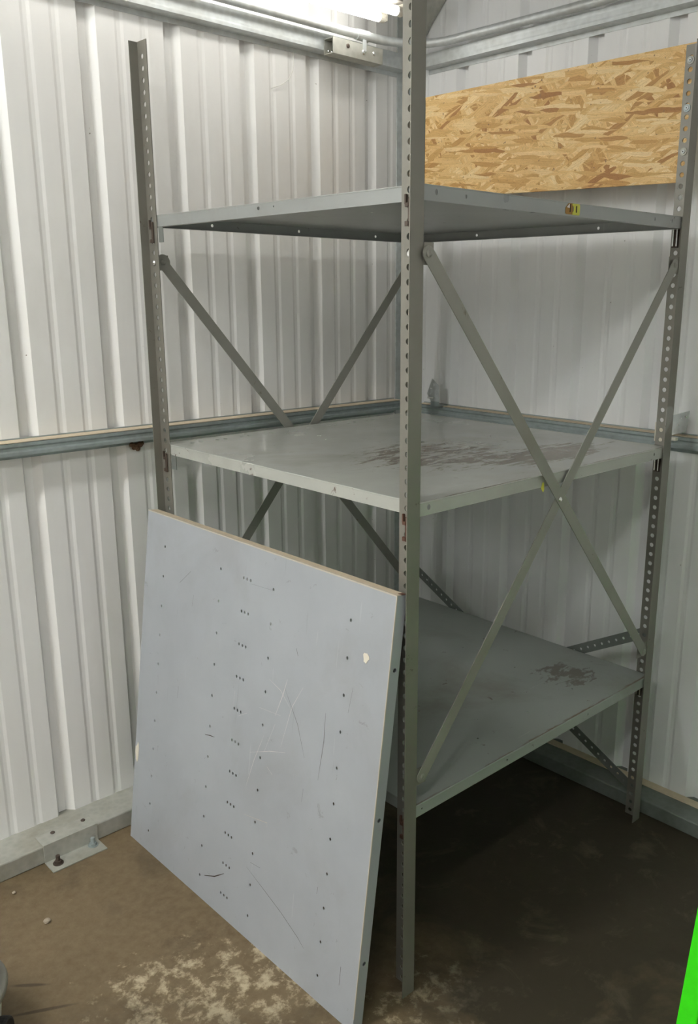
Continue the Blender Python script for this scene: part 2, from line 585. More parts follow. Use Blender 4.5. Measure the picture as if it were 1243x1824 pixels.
def empty(name, loc):
    e = bpy.data.objects.new(name, None)
    COL.objects.link(e)
    e.location = loc
    e['_w'] = tuple(loc)
    e.empty_display_size = 0.05
    return e

def tag(o, label=None, cat=None, group=None, kind=None):
    if label:
        o['label'] = label
    if cat:
        o['category'] = cat
    if group:
        o['group'] = group
    if kind:
        o['kind'] = kind
    return o

def struct(o, label, cat):
    return tag(o, label, cat, kind='structure')

def bolt(parent, p, d, r=0.007, h=0.004, mat='zinc', name='bolt', washer=0.0, n=14):
    d = Vector(d).normalized()
    p = Vector(p)
    mb = MB()
    if washer:
        mb.cyl(p, p + d * 0.0016, washer, washer, 20)
        p = p + d * 0.0016
    mb.cyl(p, p + d * h * 0.45, r, r, n)
    mb.cyl(p + d * h * 0.45, p + d * h, r, r * 0.55, n)
    return mb.build(name, mat, parent)

# ------------------------------------------------------------------ key dimensions (metres; x along the rack's front side, y along its left side)
U, V, HP = 0.9144, 0.9215, 1.9986
VW, UW = 1.067, 1.043          # inner faces of the two sheet walls
XMIN, YMIN = -5.2, -3.1
ZS = (0.439, 1.0676, 1.6194)   # shelf tops
LIP = 0.0247

def ceil_z(y):
    return 2.42 + 0.20 * (VW - y)

# ------------------------------------------------------------------ structure: floor, walls, ceiling
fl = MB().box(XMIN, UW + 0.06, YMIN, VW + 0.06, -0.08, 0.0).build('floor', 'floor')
struct(fl, 'brown stained concrete floor slab', 'floor')

def rib_profile(first, pitch, s0, s1, far_side):
    """list of (s, depth) along the sheet; one major groove of 19 mm per pitch and two small flutes"""
    pts = []
    k0 = math.floor((s0 - first) / pitch) - 1
    k1 = math.ceil((s1 - first) / pitch) + 1
    for k in range(k0, k1 + 1):
        b = first + k * pitch
        loc = [(0.0, 0), (0.010, 0.019), (0.030, 0.019), (0.048, 0), (0.096, 0), (0.103, 0.0022), (0.112, 0.0022), (0.120, 0), (0.163, 0), (0.170, 0.0022), (0.179, 0.0022), (0.187, 0)]
        pts += [(b + s, d) for s, d in loc]
    out = []
    for (a, da), (b, db) in zip(pts, pts[1:]):
        if b <= s0 or a >= s1:
            continue
        if a < s0:
            t = (s0 - a) / (b - a)
            a, da = s0, da + t * (db - da)
        if not out:
            out.append((a, da))
        if b > s1:
            t = (s1 - a) / (b - a)
            b, db = s1, da + t * (db - da)
        out.append((b, db))
    return out

def ribbed_sheet(parent, prof, fn, zb, ztop, mat, name='wall_sheet'):
    """fn(s, depth) -> (x, y); ztop(s)"""
    vs, fs = [], []
    n = len(prof)
    for th in (0.0, 0.0009):
        for s, d in prof:
            x, y = fn(s, d + th)
            vs += [(x, y, zb), (x, y, ztop(s))]
    for i in range(n - 1):
        a = 2 * i
        fs.append((a, a + 2, a + 3, a + 1))
        b = 2 * n + 2 * i
        fs.append((b, b + 1, b + 3, b + 2))
        fs.append((a, b, b + 2, a + 2))
    return MB().add(vs, fs).build(name, mat, parent)

LP, LF = 0.2290, -0.3003
RP, RF = 0.2345, 0.5870        # right wall, groove lower edges
wl = struct(empty('wall_left', (0, VW, 0)), 'white ribbed sheet metal wall behind the left side of the rack', 'wall')
edges = [UW] + [LF + LP * k + 0.02 for k in (1, -3, -7, -11, -15, -19)]
edges = [e for e in edges if e > XMIN] + [XMIN]
for a, b in zip(edges, edges[1:]):
    ribbed_sheet(wl, rib_profile(LF, LP, b, a, False), lambda s, d: (s, VW + d), 0.05, lambda s: ceil_z(VW), 'sheet_left')
wr = struct(empty('wall_right', (UW, 0, 0)), 'white ribbed sheet metal wall behind the right side of the rack', 'wall')
edges = [VW] + [RF + RP * k + 0.02 for k in (-2, -6, -10, -14)]
edges = [e for e in edges if e > YMIN] + [YMIN]
for a, b in zip(edges, edges[1:]):
    ribbed_sheet(wr, rib_profile(RF, RP, b, a, True), lambda s, d: (UW + d, s), 0.044, lambda s: ceil_z(s), 'sheet_right')
wb = struct(empty('wall_back', (XMIN, 0, 0)), 'white ribbed sheet metal wall behind the camera', 'wall')
ribbed_sheet(wb, rib_profile(RF, RP, YMIN, VW, True), lambda s, d: (XMIN - d, s), 0.0, lambda s: ceil_z(s), 'sheet_right')
wf_ = struct(empty('wall_front', (0, YMIN, 0)), 'white ribbed sheet metal wall opposite the left wall', 'wall')
ribbed_sheet(wf_, rib_profile(LF, LP, XMIN, UW, True), lambda s, d: (s, YMIN - d), 0.0, lambda s: ceil_z(YMIN), 'sheet_right')
cl = MB()
cl.add([(XMIN, YMIN, ceil_z(YMIN)), (UW + .03, YMIN, ceil_z(YMIN)), (UW + .03, VW + .03, ceil_z(VW + .03)), (XMIN, VW + .03, ceil_z(VW + .03)),
        (XMIN, YMIN, ceil_z(YMIN) + .02), (UW + .03, YMIN, ceil_z(YMIN) + .02), (UW + .03, VW + .03, ceil_z(VW + .03) + .02), (XMIN, VW + .03, ceil_z(VW + .03) + .02)],
       [(0, 1, 2, 3), (7, 6, 5, 4), (0, 4, 5, 1), (1, 5, 6, 2), (2, 6, 7, 3), (3, 7, 4, 0)])
struct(cl.build('ceiling', 'ceiling'), 'sloping sheet metal roof over the corner', 'ceiling')

# base rails (hollow rectangular tube lying on the slab)
rl = struct(empty('trim_1', (0, 1.015, 0)), 'galvanised base rail along the foot of the left wall', 'rail')
MB().box(XMIN, UW - 0.1, 0.963, VW + 0.02, 0.0, 0.050).build('rail', 'galv_dusty', rl, bevel=0.004)
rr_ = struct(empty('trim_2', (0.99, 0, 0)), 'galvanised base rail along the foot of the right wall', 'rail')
MB().box(0.943, UW + 0.02, YMIN, 0.963, 0.0, 0.044).build('rail', 'galv_shaded', rr_, bevel=0.004)
MB().box(UW - 0.03, UW - 0.001, YMIN, 0.96, 0.0441, 0.0465).build('dust_line', 'dust', rr_)

def hat_girt(parent, mapping, s0, s1, zb, zt, depth, mat, groove=0.003):
    """hat-channel girt: web towards the room with lip edges; mapping(s, d) -> (x, y), d measured from the wall into the room"""
    prof = [(0.0, zb - 0.012), (0.002, zb - 0.012), (0.002, zb), (depth, zb + 0.002), (depth, zb + 0.010), (depth - groove, zb + 0.014),
            (depth - groove, zt - 0.014), (depth, zt - 0.010), (depth, zt - 0.002), (0.002, zt), (0.002, zt + 0.004), (0.0, zt + 0.004)]
    n = len(prof)
    vs = []
    for s in (s0, s1):
        for d, z in prof:
            x, y = mapping(s, d)
            vs.append((x, y, z))
    fs = [tuple(range(n - 1, -1, -1)), tuple(range(n, 2 * n))] + [(i, (i + 1) % n, n + (i + 1) % n, n + i) for i in range(n)]
    mb = MB().add(vs, fs)
    bm = bmesh.new()
    o = mb.build('channel', mat, parent)
    bm.from_mesh(o.data)
    bmesh.ops.recalc_face_normals(bm, faces=bm.faces)
    bm.to_mesh(o.data)
    bm.free()
    return o

lm = lambda s, d: (s, VW - d)
rm = lambda s, d: (UW - d, s)
g = struct(empty('trim_3', (0, VW, 1.058)), 'galvanised girt across the left wall at middle shelf height', 'girt')
hat_girt(g, lm, XMIN, 0.975, 1.0585, 1.0925, 0.045, 'galv_dark')
MB().box(XMIN, 0.97, VW - 0.0435, VW - 0.003, 1.0918, 1.0935).build('dust_layer', 'dust', g)
g = struct(empty('trim_4', (UW, 0, 1.045)), 'galvanised girt across the right wall at middle shelf height', 'girt')
hat_girt(g, rm, YMIN, 0.985, 1.0460, 1.0815, 0.034, 'galv_dark')
MB().box(UW - 0.033, UW - 0.003, YMIN, 0.98, 1.0808, 1.0824).build('dust_layer', 'dust', g)
g = struct(empty('trim_5', (0, VW, 2.11)), 'galvanised girt high on the left wall under the strip light', 'girt')
hat_girt(g, lm, XMIN, 0.985, 2.1120, 2.1600, 0.040, 'galv', 0.0003)
g = struct(empty('trim_6', (UW, 0, 2.11)), 'galvanised girt high on the right wall above the strand board', 'girt')
hat_girt(g, rm, YMIN, 0.985, 2.1160, 2.1560, 0.036, 'galv', 0.0003)
# corner angle that joins the two sheet walls
g = struct(empty('trim_7', (UW, VW, 0)), 'galvanised corner angle where the two sheet walls meet', 'corner post')
MB().box(0.980, UW, VW - 0.004, VW - 0.0005, 0.05, 2.40).build('flange', 'galv', g)
MB().box(UW - 0.004, UW - 0.0005, 1.003, VW - 0.004, 0.05, 2.40).build('flange', 'galv_dark', g)  # darker steel than the other flange: corner shade put into the colour
# sloping knee strut of the roof frame in the top of the right wall
g = struct(empty('trim_8', (UW, 0.98, 2.2)), 'sloping steel strut above the girt in the corner of the right wall', 'strut')
MB().prism([(1.02, 2.19), (0.979, 2.238), (0.86, 2.355), (0.86, 2.43), (1.02, 2.30)], (UW - 0.012, 0, 0), (0, 1, 0), (0, 0, 1), 0.010).build('strut', 'galv_dusty', g)

# ------------------------------------------------------------------ steel shelving rack
T = 0.002
rack = empty('shelving_rack', (0.45, 0.45, 0.0))
tag(rack, 'tall grey perforated-angle steel rack with three shelves in the corner', 'shelving rack')
PITCH_H = 0.0254

def post(x, y, sy, ws, wp, hole_off, zoff):
    """angle post: smooth flange towards -x, perforated flange towards sy*y"""
    mb = MB()
    holes = []
    z = zoff
    while z < HP - 0.008:
        holes.append((hole_off, z, 0.0058, 0.0058, 12))
        z += PITCH_H
    # perforated flange in the plane x = const
    if sy > 0:
        mb.plate([(0, 0), (wp, 0), (wp, HP), (0, HP)], holes, (x, y, 0), (0, 1, 0), (0, 0, 1), T)
    else:
        mb.plate([(0, 0), (wp, 0), (wp, HP), (0, HP)], [(wp - h[0],) + h[1:] for h in holes], (x, y - wp, 0), (0, 1, 0), (0, 0, 1), T)
    if sy > 0:
        mb.box(x - ws, x, y, y + T, 0, HP)
    else:
        mb.box(x - ws, x, y - T, y, 0, HP)
    return mb.build('post', 'post', rack)

post(0.0, 0.0, 1, 0.0315, 0.0520, 0.033, 0.0120)
post(U, 0.0, 1, 0.0330, 0.0440, 0.030, 0.0150)
post(0.0, V, -1, 0.0210, 0.0420, 0.021, 0.0100)
post(U, V, -1, 0.0330, 0.0440, 0.028, 0.0120)

def shelf(z, holes_top, holes_left, holes_front, mat='shelf'):
    """tray: top sheet with folded lips and returns on all four sides"""
    x0, x1, y0, y1 = 0.0032, U - 0.0015, 0.0045, V - 0.0030
    t = 0.0013
    mb = MB()
    mb.plate([(x0, y0), (x1, y0), (x1, y1), (x0, y1)], holes_top, (0, 0, z - t), (1, 0, 0), (0, 1, 0), t)
    # left lip (x = x0), front lip (y = y0), rear and right lips
    for xx, hl in ((x0, holes_left), (x1 - t, [(0.25, 0.012, .004, .004, 8), (0.66, 0.012, .004, .004, 8)])):
        mb.plate([(y0, 0), (y1, 0), (y1, LIP), (y0, LIP)], hl, (xx, 0, z - LIP), (0, 1, 0), (0, 0, 1), t)
    for yy, hl in ((y0 + t, holes_front), (y1, [(0.18, 0.012, .004, .004, 8), (0.46, 0.012, .004, .004, 8), (0.75, 0.012, .004, .004, 8)])):
        mb.plate([(x0, 0), (x1, 0), (x1, LIP), (x0, LIP)], hl, (0, yy, z - LIP), (1, 0, 0), (0, 0, 1), t)
    w = 0.013
    mb.box(x0, x0 + w, y0, y1, z - LIP - t, z - LIP)
    mb.box(x1 - w, x1, y0, y1, z - LIP - t, z - LIP)
    mb.box(x0 + w, x1 - w, y0, y0 + w, z - LIP - t, z - LIP)
    mb.box(x0 + w, x1 - w, y1 - w, y1, z - LIP - t, z - LIP)
    # rounded nosing along the two visible top edges
    mb.cyl((x0 + .0012, y0, z - .0012), (x0 + .0012, y1, z - .0012), 0.0018, n=8)
    mb.cyl((x0, y0 + .0012, z - .0012), (x1, y0 + .0012, z - .0012), 0.0018, n=8)
    return mb.build('shelf', mat, rack)

ht = []
for k in range(11):
    for dx in (0.0, 0.0245):
        ht.append((0.059 + 0.0762 * k + dx, 0.868, 0.0058, 0.0058, 10))
lh = [(0.473, 0.0145, 0.0045, 0.0035, 10), (0.421, 0.0150, .002, .002, 8)]
fh = [(0.037, 0.014, 0.0035, 0.005, 8), (0.114, 0.012, 0.003, 0.004, 8), (0.763, 0.0125, 0.0022, 0.004, 8), (0.840, 0.0125, 0.0022, 0.004, 8)]
sh1 = shelf(ZS[0], [(0.12 + 0.19 * i, 0.10 + .19 * j, .003, .003, 8) for i in range(4) for j in range(4)], [(0.8, .012, .004, .004, 8)], [(0.024, 0.012, .0025, .0025, 8), (0.30, .012, .003, .003, 8), (.62, .012, .003, .003, 8)], 'shelf_low')
sh2 = shelf(ZS[1], ht, [(0.052, .012, .0025, .0025, 8)], [(0.030, 0.0135, .0045, .0055, 10), (0.845, .0125, .003, .004, 8), (0.47, .015, .002, .002, 8)], 'shelf_mid')
sh3 = shelf(ZS[2], [(0.30, 0.45, .004, .004, 8), (0.62, 0.52, .004, .004, 8)], lh, fh)
tag(sh2, 'middle shelf with brown rust marks')

# sticker on the front lip of the top shelf: amber half and yellow half, each with a dark slit, and a torn white corner
st = empty('number_sticker', (0.0, 0.0, 0.0))
st.parent = rack
st.location = (-0.45, -0.45, 0)
def lipplate(outline, y, mat, name, parent=sh3):
    mb = MB().prism(outline, (0, y, 0), (1, 0, 0), (0, 0, 1), 0.0006)
    o = mb.build(name, mat, None)
    o.data.transform(Matrix.Translation((-0.45, -0.45, 0)))
    o.parent = parent
    return o
bpy.data.objects.remove(st, do_unlink=True)
lipplate([(0.414, 1.598), (0.414, 1.6085), (0.424, 1.6175), (0.438, 1.618), (0.440, 1.5965), (0.418, 1.5965)], 0.0042, 'amber', 'number_sticker')
lipplate([(0.436, 1.6175), (0.460, 1.6180), (0.4625, 1.615), (0.4625, 1.599), (0.4605, 1.5962), (0.437, 1.5962), (0.437, 1.601), (0.441, 1.603), (0.441, 1.611), (0.436, 1.614)], 0.0034, 'yellow', 'number_sticker')
lipplate([(0.4485, 1.601), (0.4485, 1.6135), (0.4515, 1.6135), (0.4515, 1.601)], 0.0026, 'dark_ink', 'sticker_digit')
lipplate([(0.4270, 1.601), (0.4275, 1.6165), (0.4300, 1.6165), (0.4295, 1.601)], 0.0026, 'dark_ink', 'sticker_digit')
lipplate([(0.416, 1.6095), (0.425, 1.6165), (0.4255, 1.6085)], 0.0026, 'paper', 'torn_corner')
lipplate([(0.376, 1.040), (0.381, 1.052), (0.3855, 1.052), (0.3875, 1.036), (0.384, 1.030)], 0.0036, 'yellow', 'yellow_tag', sh2)

def flat_bar(p0, p1, w, t, nrm, mat, name='cross_brace', holes=None, label=None, ext=0.014):
    """flat strap with rounded ends, p0-p1 between the bolt centres, nrm = outward normal"""
    p0, p1, nrm = Vector(p0), Vector(p1), Vector(nrm).normalized()
    L = (p1 - p0).length
    a = (p1 - p0).normalized()
    b = nrm.cross(a)
    out = []
    r = w / 2
    for k in range(9):
        th = math.pi / 2 + math.pi * k / 8
        out.append((r * math.cos(th), r * math.sin(th)))
    for k in range(9):
        th = -math.pi / 2 + math.pi * k / 8
        out.append((L + r * math.cos(th), r * math.sin(th)))
    mb = MB().plate(out, holes or [], p0, a, b, t)
    o = mb.build(name, mat, rack)
    if label:
        o['label'] = label
    return o

# front cross braces
fb_y = -0.0045
flat_bar((0.009, -0.0042, 1.507), (0.853, -0.0042, 0.530), 0.027, 0.0022, (0, -1, 0), 'brace')
flat_bar((0.857, -0.0018, 1.509), (0.014, -0.0018, 0.507), 0.027, 0.0022, (0, -1, 0), 'brace')
bolt(rack, (0.4335, -0.0064, 1.0085), (0, -1, 0), 0.0058, 0.004, 'zinc')
for (x, z, m) in ((0.009, 1.507, 'post'), (0.853, 0.530, 'post'), (0.857, 1.509, 'post'), (0.014, 0.507, 'post')):
    bolt(rack, (x, -0.0064 if (x, z) in ((0.009, 1.507), (0.853, 0.530)) else -0.004, z), (0, -1, 0), 0.0065, 0.003, 'brace')
# tabs that carry the brace ends
def tab(x0, x1, z, y0=0.0002, y1=0.0024):
    MB().box(x0, x1, y0, y1, z - 0.019, z + 0.019).build('brace_tab', 'post', rack, bevel=0.001)
tab(0.0022, 0.026, 1.507, -0.0018, 0.0005)
tab(0.0022, 0.029, 0.507, 0.0005, 0.0026)
tab(0.838, 0.886, 1.509, 0.0021, 0.0041)
tab(0.836, 0.886, 0.530, 0.0021, 0.0041)
for z in (1.507, 0.507):
    bolt(rack, (-0.0002, 0.030, z), (-1, 0, 0), 0.0062, 0.004, 'zinc')
    MB().box(0.0021, 0.0042, 0.0046 if z > 1 else 0.0046, 0.032, z - 0.016, z + 0.016).build('brace_tab', 'post', rack)
# rear-left cross braces (behind the shelves)
flat_bar((0.036, 0.9262, 1.513), (0.893, 0.9262, 0.508), 0.027, 0.0022, (0, -1, 0), 'brace')
flat_bar((0.884, 0.9288, 1.507), (0.030, 0.9288, 0.500), 0.027, 0.0022, (0, -1, 0), 'brace')
MB().cyl((0.036, 0.9240, 1.513), (0.036, 0.9215, 1.513), 0.0195, n=24).build('washer', 'brace', rack)
bolt(rack, (0.036, 0.9216, 1.513), (0, -1, 0), 0.006, 0.005, 'brace')
bolt(rack, (-0.0002, V - 0.021, 1.511), (-1, 0, 0), 0.0062, 0.004, 'zinc')
MB().box(0.0022, 0.052, 0.9245, 0.9262, 1.494, 1.530).build('brace_tab', 'post', rack)
# rear-right perforated straps on the lowest bay
def strap(p0, p1):
    L = (Vector(p1) - Vector(p0)).length
    hs = [(0.012 + k * 0.0254, 0.0, 0.0042, 0.0042, 10) for k in range(int(L / 0.0254))]
    return flat_bar(p0, p1, 0.030, 0.002, (-1, 0, 0), 'strap', 'perforated_strap', hs)
strap((0.9200, 0.900, 0.536), (0.9200, 0.032, 0.082))
strap((0.9230, 0.040, 0.548), (0.9230, 0.890, 0.085))

# shelf clips: dark hooks through the front and left posts, bright pins on the right post
def hook_clip(x, y, z, mat):
    mb = MB()
    mb.box(x - 0.0035, x, y - 0.003, y + 0.005, z - 0.024, z + 0.024)
    mb.box(x - 0.0050, x, y + 0.003, y + 0.0115, z + 0.008, z + 0.015)
    mb.box(x - 0.0050, x, y + 0.0085, y + 0.0125, z + 0.012, z + 0.029)
    mb.box(x - 0.0050, x, y + 0.003, y + 0.0115, z - 0.023, z - 0.015)
    return mb.build('shelf_clip', mat, rack, bevel=0.0008)
hook_clip(-0.0003, 0.028, 1.576, 'clip_dark')
hook_clip(-0.0003, 0.028, 1.014, 'rust')
hook_clip(-0.0003, 0.028, 0.378, 'rust')
hook_clip(-0.0003, V - 0.026, 1.580, 'clip_dark')
hook_clip(-0.0003, V - 0.026, 1.020, 'clip_dark')
for z in ZS:
    MB().box(0.0023, 0.0040, V - 0.065, V - 0.045, z - 0.062, z - LIP - 0.002).build('shelf_clip', 'strap', rack)
    for yy in (0.0265, 0.0365):
        MB().cyl((U - 0.0055, yy, z - 0.065), (U - 0.0055, yy, z - LIP - 0.0015), 0.0022, n=10).build('clip_pin', 'zinc', rack)
    MB().box(U - 0.0032, U - 0.0002, 0.024, 0.040, z - 0.068, z - LIP - 0.0015).build('shelf_clip', 'clip_dark', rack)

# strand board bolted behind the right-hand posts
ob = MB().prism([(0.006, 1.7005), (0.912, 1.7230), (0.912, 2.0065), (0.006, 2.0020)], (U + 0.0026, 0, 0), (0, 1, 0), (0, 0, 1), 0.011)
osb = ob.build('strand_board', 'osb', rack)
osb['label'] = 'golden oriented strand board bolted across the top of the rack'
for y, z, m in ((0.0305, 1.965, 'zinc'), (0.0300, 1.863, 'galv_dark'), (0.0300, 1.768, 'zinc')):
    wsh = MB().cyl((U - 0.0002, y, z), (U - 0.002, y, z), 0.0088, n=24).build('washer', 'galv_dusty' if m == 'zinc' else 'galv_dark', rack)
    MB().cyl((U - 0.002, y, z), (U - 0.0042, y, z), 0.0052, 0.0042, n=16).build('bolt', 'galv', rack)
    MB().cyl((U - 0.0042, y, z), (U - 0.0046, y, z), 0.0018, n=6).build('bolt_recess', 'black_rubber', rack)

# ------------------------------------------------------------------ leaning loose shelf
P0 = Vector((-0.1665, 0.008, 0.0))
TOP = Vector((0.118, 0.0, 0.893)).normalized()
PL, PW, PT = 0.907, 0.913, 0.026
panel = empty('loose_shelf', tuple(P0))
tag(panel, 'blue-grey steel shelf with rows of small holes leaning against the rack', 'shelf panel')
nrm_in = TOP.cross(Vector((0, 1, 0))) * -1      # towards the rack
if nrm_in.x < 0:
    nrm_in = -nrm_in
ey = Vector((0, 1, 0))
hs = []
for r in range(11):
    t = 0.829 - 0.0772 * r
    if t < 0.02:
        continue
    for s in (0.822, 0.571, 0.479, 0.466, 0.453, 0.369, 0.118):
        hs.append((s, t, 0.0030, 0.0036, 10))
mb = MB()
base = P0
tt = 0.0013
# front sheet: axes ey x TOP; extruded along +(ey x TOP)
nn = ey.cross(TOP)
sgn = 1 if nn.dot(nrm_in) > 0 else -1
if sgn > 0:
    mb.plate([(0, 0), (PW, 0), (PW, PL), (0, PL)], hs, base, ey, TOP, tt)
else:
    mb.plate([(0, 0), (0, PL), (PW, PL), (PW, 0)][::-1], hs, base + nrm_in * tt, ey, TOP, tt)
def slab(s0, s1, t0, t1, d0, d1, mbx):
    vs = [base + ey * s + TOP * t + nrm_in * d for s in (s0, s1) for t in (t0, t1) for d in (d0, d1)]
    mbx.add(vs, [(0, 1, 3, 2), (4, 6, 7, 5), (0, 4, 5, 1), (2, 3, 7, 6), (0, 2, 6, 4), (1, 5, 7, 3)])
slab(PW - tt, PW, 0, PL, tt, PT, mb)
slab(tt, PW - tt, 0, tt, tt, PT, mb)
slab(tt, PW - tt, PL - tt, PL, tt, PT, mb)
slab(tt, 0.014, 0.012, PL - 0.012, PT - tt, PT, mb)
slab(PW - 0.014, PW - tt, 0.012, PL - 0.012, PT - tt, PT, mb)
# right-hand lip with three round holes (faces the camera)
mb.plate([(0, tt), (PL, tt), (PL, PT), (0, PT)], [(0.761, 0.014, .0045, .0045, 10), (0.456, 0.014, .0045, .0045, 10), (0.148, 0.014, .0045, .0045, 10)],
         base + ey * (tt if TOP.cross(nrm_in).y < 0 else 0.0), TOP, nrm_in, tt)
tray = mb.build('tray', 'panel', panel)
bm = bmesh.new()
bm.from_mesh(tray.data)
bmesh.ops.recalc_face_normals(bm, faces=bm.faces)
bm.to_mesh(tray.data)
bm.free()
mb = MB()
slab(0.002, PW - 0.002, PL, PL + 0.0008, 0.004, PT, mb)
mb.build('top_edge_dust', 'dust', panel)
mb = MB()
slab(0.0, PW, PL - 0.0016, PL + 0.0010, -0.0006, 0.0035, mb)
slab(-0.0006, 0.0012, 0.03, PL, -0.0006, 0.0016, mb)
mb.build('bare_rim', 'bare', panel)
mb = MB()
slab(-0.0005, 0.010, PL + 0.0009, PL + 0.0018, 0.012, PT - 0.002, mb)
mb.build('rust_fleck', 'rust', panel)
def chip(s, t, rx, ry, seed, mat='cream_chip', n=14):
    rnd = random.Random(seed)
    out = []
    for k in range(n):
        a = 2 * math.pi * k / n
        q = rnd.uniform(0.72, 1.1)
        out.append((rx * q * math.cos(a), ry * q * math.sin(a)))
    o = base + ey * s + TOP * t - nrm_in * 0.0009
    mbx = MB()
    vs = [o + ey * a + TOP * b for a, b in out] + [o + ey * a + TOP * b + nrm_in * 0.0008 for a, b in out]
    mbx.add(vs, [tuple(range(n)), tuple(range(2 * n - 1, n - 1, -1))] + [(i, n + i, n + (i + 1) % n, (i + 1) % n) for i in range(n)])
    mbx.build('paint_chip', mat, panel)
chip(0.065, 0.768, 0.009, 0.011, 1)
chip(0.901, 0.248, 0.0085, 0.030, 2)

def stroke(pts, w, mat='dark_ink'):
    """thin scratch lying on the sheet; pts = (s, t) along it"""
    q = [Vector(p) for p in pts]
    vs = []
    for i, p in enumerate(q):
        d = (q[min(i + 1, len(q) - 1)] - q[max(i - 1, 0)]).normalized()
        ww = w * (0.35 if i in (0, len(q) - 1) else 1.0)
        for sg in (-1, 1):
            c2 = p + Vector((-d.y, d.x)) * ww * sg
            vs.append(base + ey * c2.x + TOP * c2.y - nrm_in * 0.0003)
    fs = [(2 * i, 2 * i + 1, 2 * i + 3, 2 * i + 2) for i in range(len(q) - 1)]
    MB().add(vs, fs).build('scratch', mat, panel)
SCR = [
    ([(0.5507, 0.0657), (0.5085, 0.0842), (0.471, 0.1106)], 0.0016, 'dark_ink'),
    ([(0.3869, 0.17), (0.3172, 0.1489), (0.2527, 0.1289), (0.19, 0.1036), (0.1672, 0.0903)], 0.0005, 'dark_ink'),
    ([(0.1662, 0.6204), (0.1635, 0.5609), (0.1713, 0.4719)], 0.0006, 'dark_ink'),
    ([(0.5896, 0.4154), (0.5682, 0.4206), (0.5492, 0.4235)], 0.0012, 'dark_ink'),
    ([(0.2145, 0.4349), (0.2163, 0.4049)], 0.0007, 'dark_ink'),
    ([(0.3034, 0.6286), (0.2507, 0.5653), (0.2196, 0.502)], 0.0005, 'dark_ink'),
    ([(0.0931, 0.6987), (0.1005, 0.6438)], 0.0006, 'dark_ink'),
    ([(0.2754, 0.7246), (0.2677, 0.7097)], 0.0012, 'dark_ink'),
    ([(0.0507, 0.1177), (0.0503, 0.076)], 0.0013, 'dark_ink'),
    ([(0.1413, 0.2473), (0.1428, 0.2311)], 0.001, 'dark_ink'),
    ([(0.3737, 0.1877), (0.3375, 0.192)], 0.0008, 'dark_ink'),
    ([(0.7436, 0.7542), (0.6965, 0.7935)], 0.0008, 'dark_ink'),
    ([(0.6817, 0.7101), (0.6775, 0.7393)], 0.0006, 'dark_ink'),
    ([(0.7209, 0.4629), (0.7192, 0.4944)], 0.0008, 'dark_ink'),
    ([(0.4488, 0.8224), (0.3627, 0.827)], 0.0004, 'dark_ink'),
    ([(0.4127, 0.2885), (0.3247, 0.3066), (0.3273, 0.2947)], 0.0006, 'bare'),
    ([(0.3279, 0.5563), (0.3056, 0.6152), (0.2964, 0.6498)], 0.0006, 'paper'),
    ([(0.3568, 0.4607), (0.3256, 0.5379)], 0.0005, 'paper'),
    ([(0.3577, 0.6298), (0.3159, 0.6181), (0.2811, 0.5921)], 0.0004, 'paper'),
    ([(0.4124, 0.3573), (0.3907, 0.4273), (0.3616, 0.4984)], 0.0004, 'paper'),
    ([(0.4075, 0.4408), (0.3374, 0.4709), (0.2832, 0.4883)], 0.0004, 'paper'),
    ([(0.3001, 0.4959), (0.2737, 0.5947), (0.2428, 0.6488)], 0.0004, 'paper'),
    ([(0.3856, 0.5554), (0.3088, 0.5632)], 0.0004, 'paper'),
    ([(0.3429, 0.4332), (0.3209, 0.4224)], 0.0006, 'paper'),
    ([(0.4823, 0.5622), (0.4818, 0.5216)], 0.0004, 'paper'),
    ([(0.46, 0.509), (0.4291, 0.5267)], 0.0005, 'paper'),
]
for pts, w, mat in SCR:
    stroke(pts, w, mat)

# ------------------------------------------------------------------ left base rail sleeve with anchor bolts
sl = empty('rail_sleeve', (-0.315, 0.95, 0.0))
tag(sl, 'galvanised sleeve bracket bolted to the floor over the left base rail', 'bracket')
MB().box(-0.387, -0.240, 0.9595, 0.9628, 0.0, 0.0535).box(-0.387, -0.240, 0.9628, 1.012, 0.0505, 0.0535).build('sleeve', 'galv_dusty', sl, bevel=0.001)
MB().box(-0.387, -0.240, 0.908, 0.9595, 0.0005, 0.0035).build('foot_plate', 'galv_dusty', sl)
for x in (-0.362, -0.262):
    y = 0.936 if x < -0.3 else 0.946
    ab = MB().cyl((x, y, 0.0035), (x, y, 0.005), 0.0135, n=20).cyl((x, y, 0.005), (x, y, 0.012), 0.0095, n=6).cyl((x, y, 0.012), (x, y, 0.026), 0.0055, n=12)
    ab.build('anchor_bolt', 'clip_dark' if x < -0.3 else 'galv_dark', sl)
for x, y in ((-0.345, 1.000), (-0.262, 0.998)):
    bolt(sl, (x, y, 0.0535), (0, 0, 1), 0.006, 0.004, 'clip_dark', 'screw')

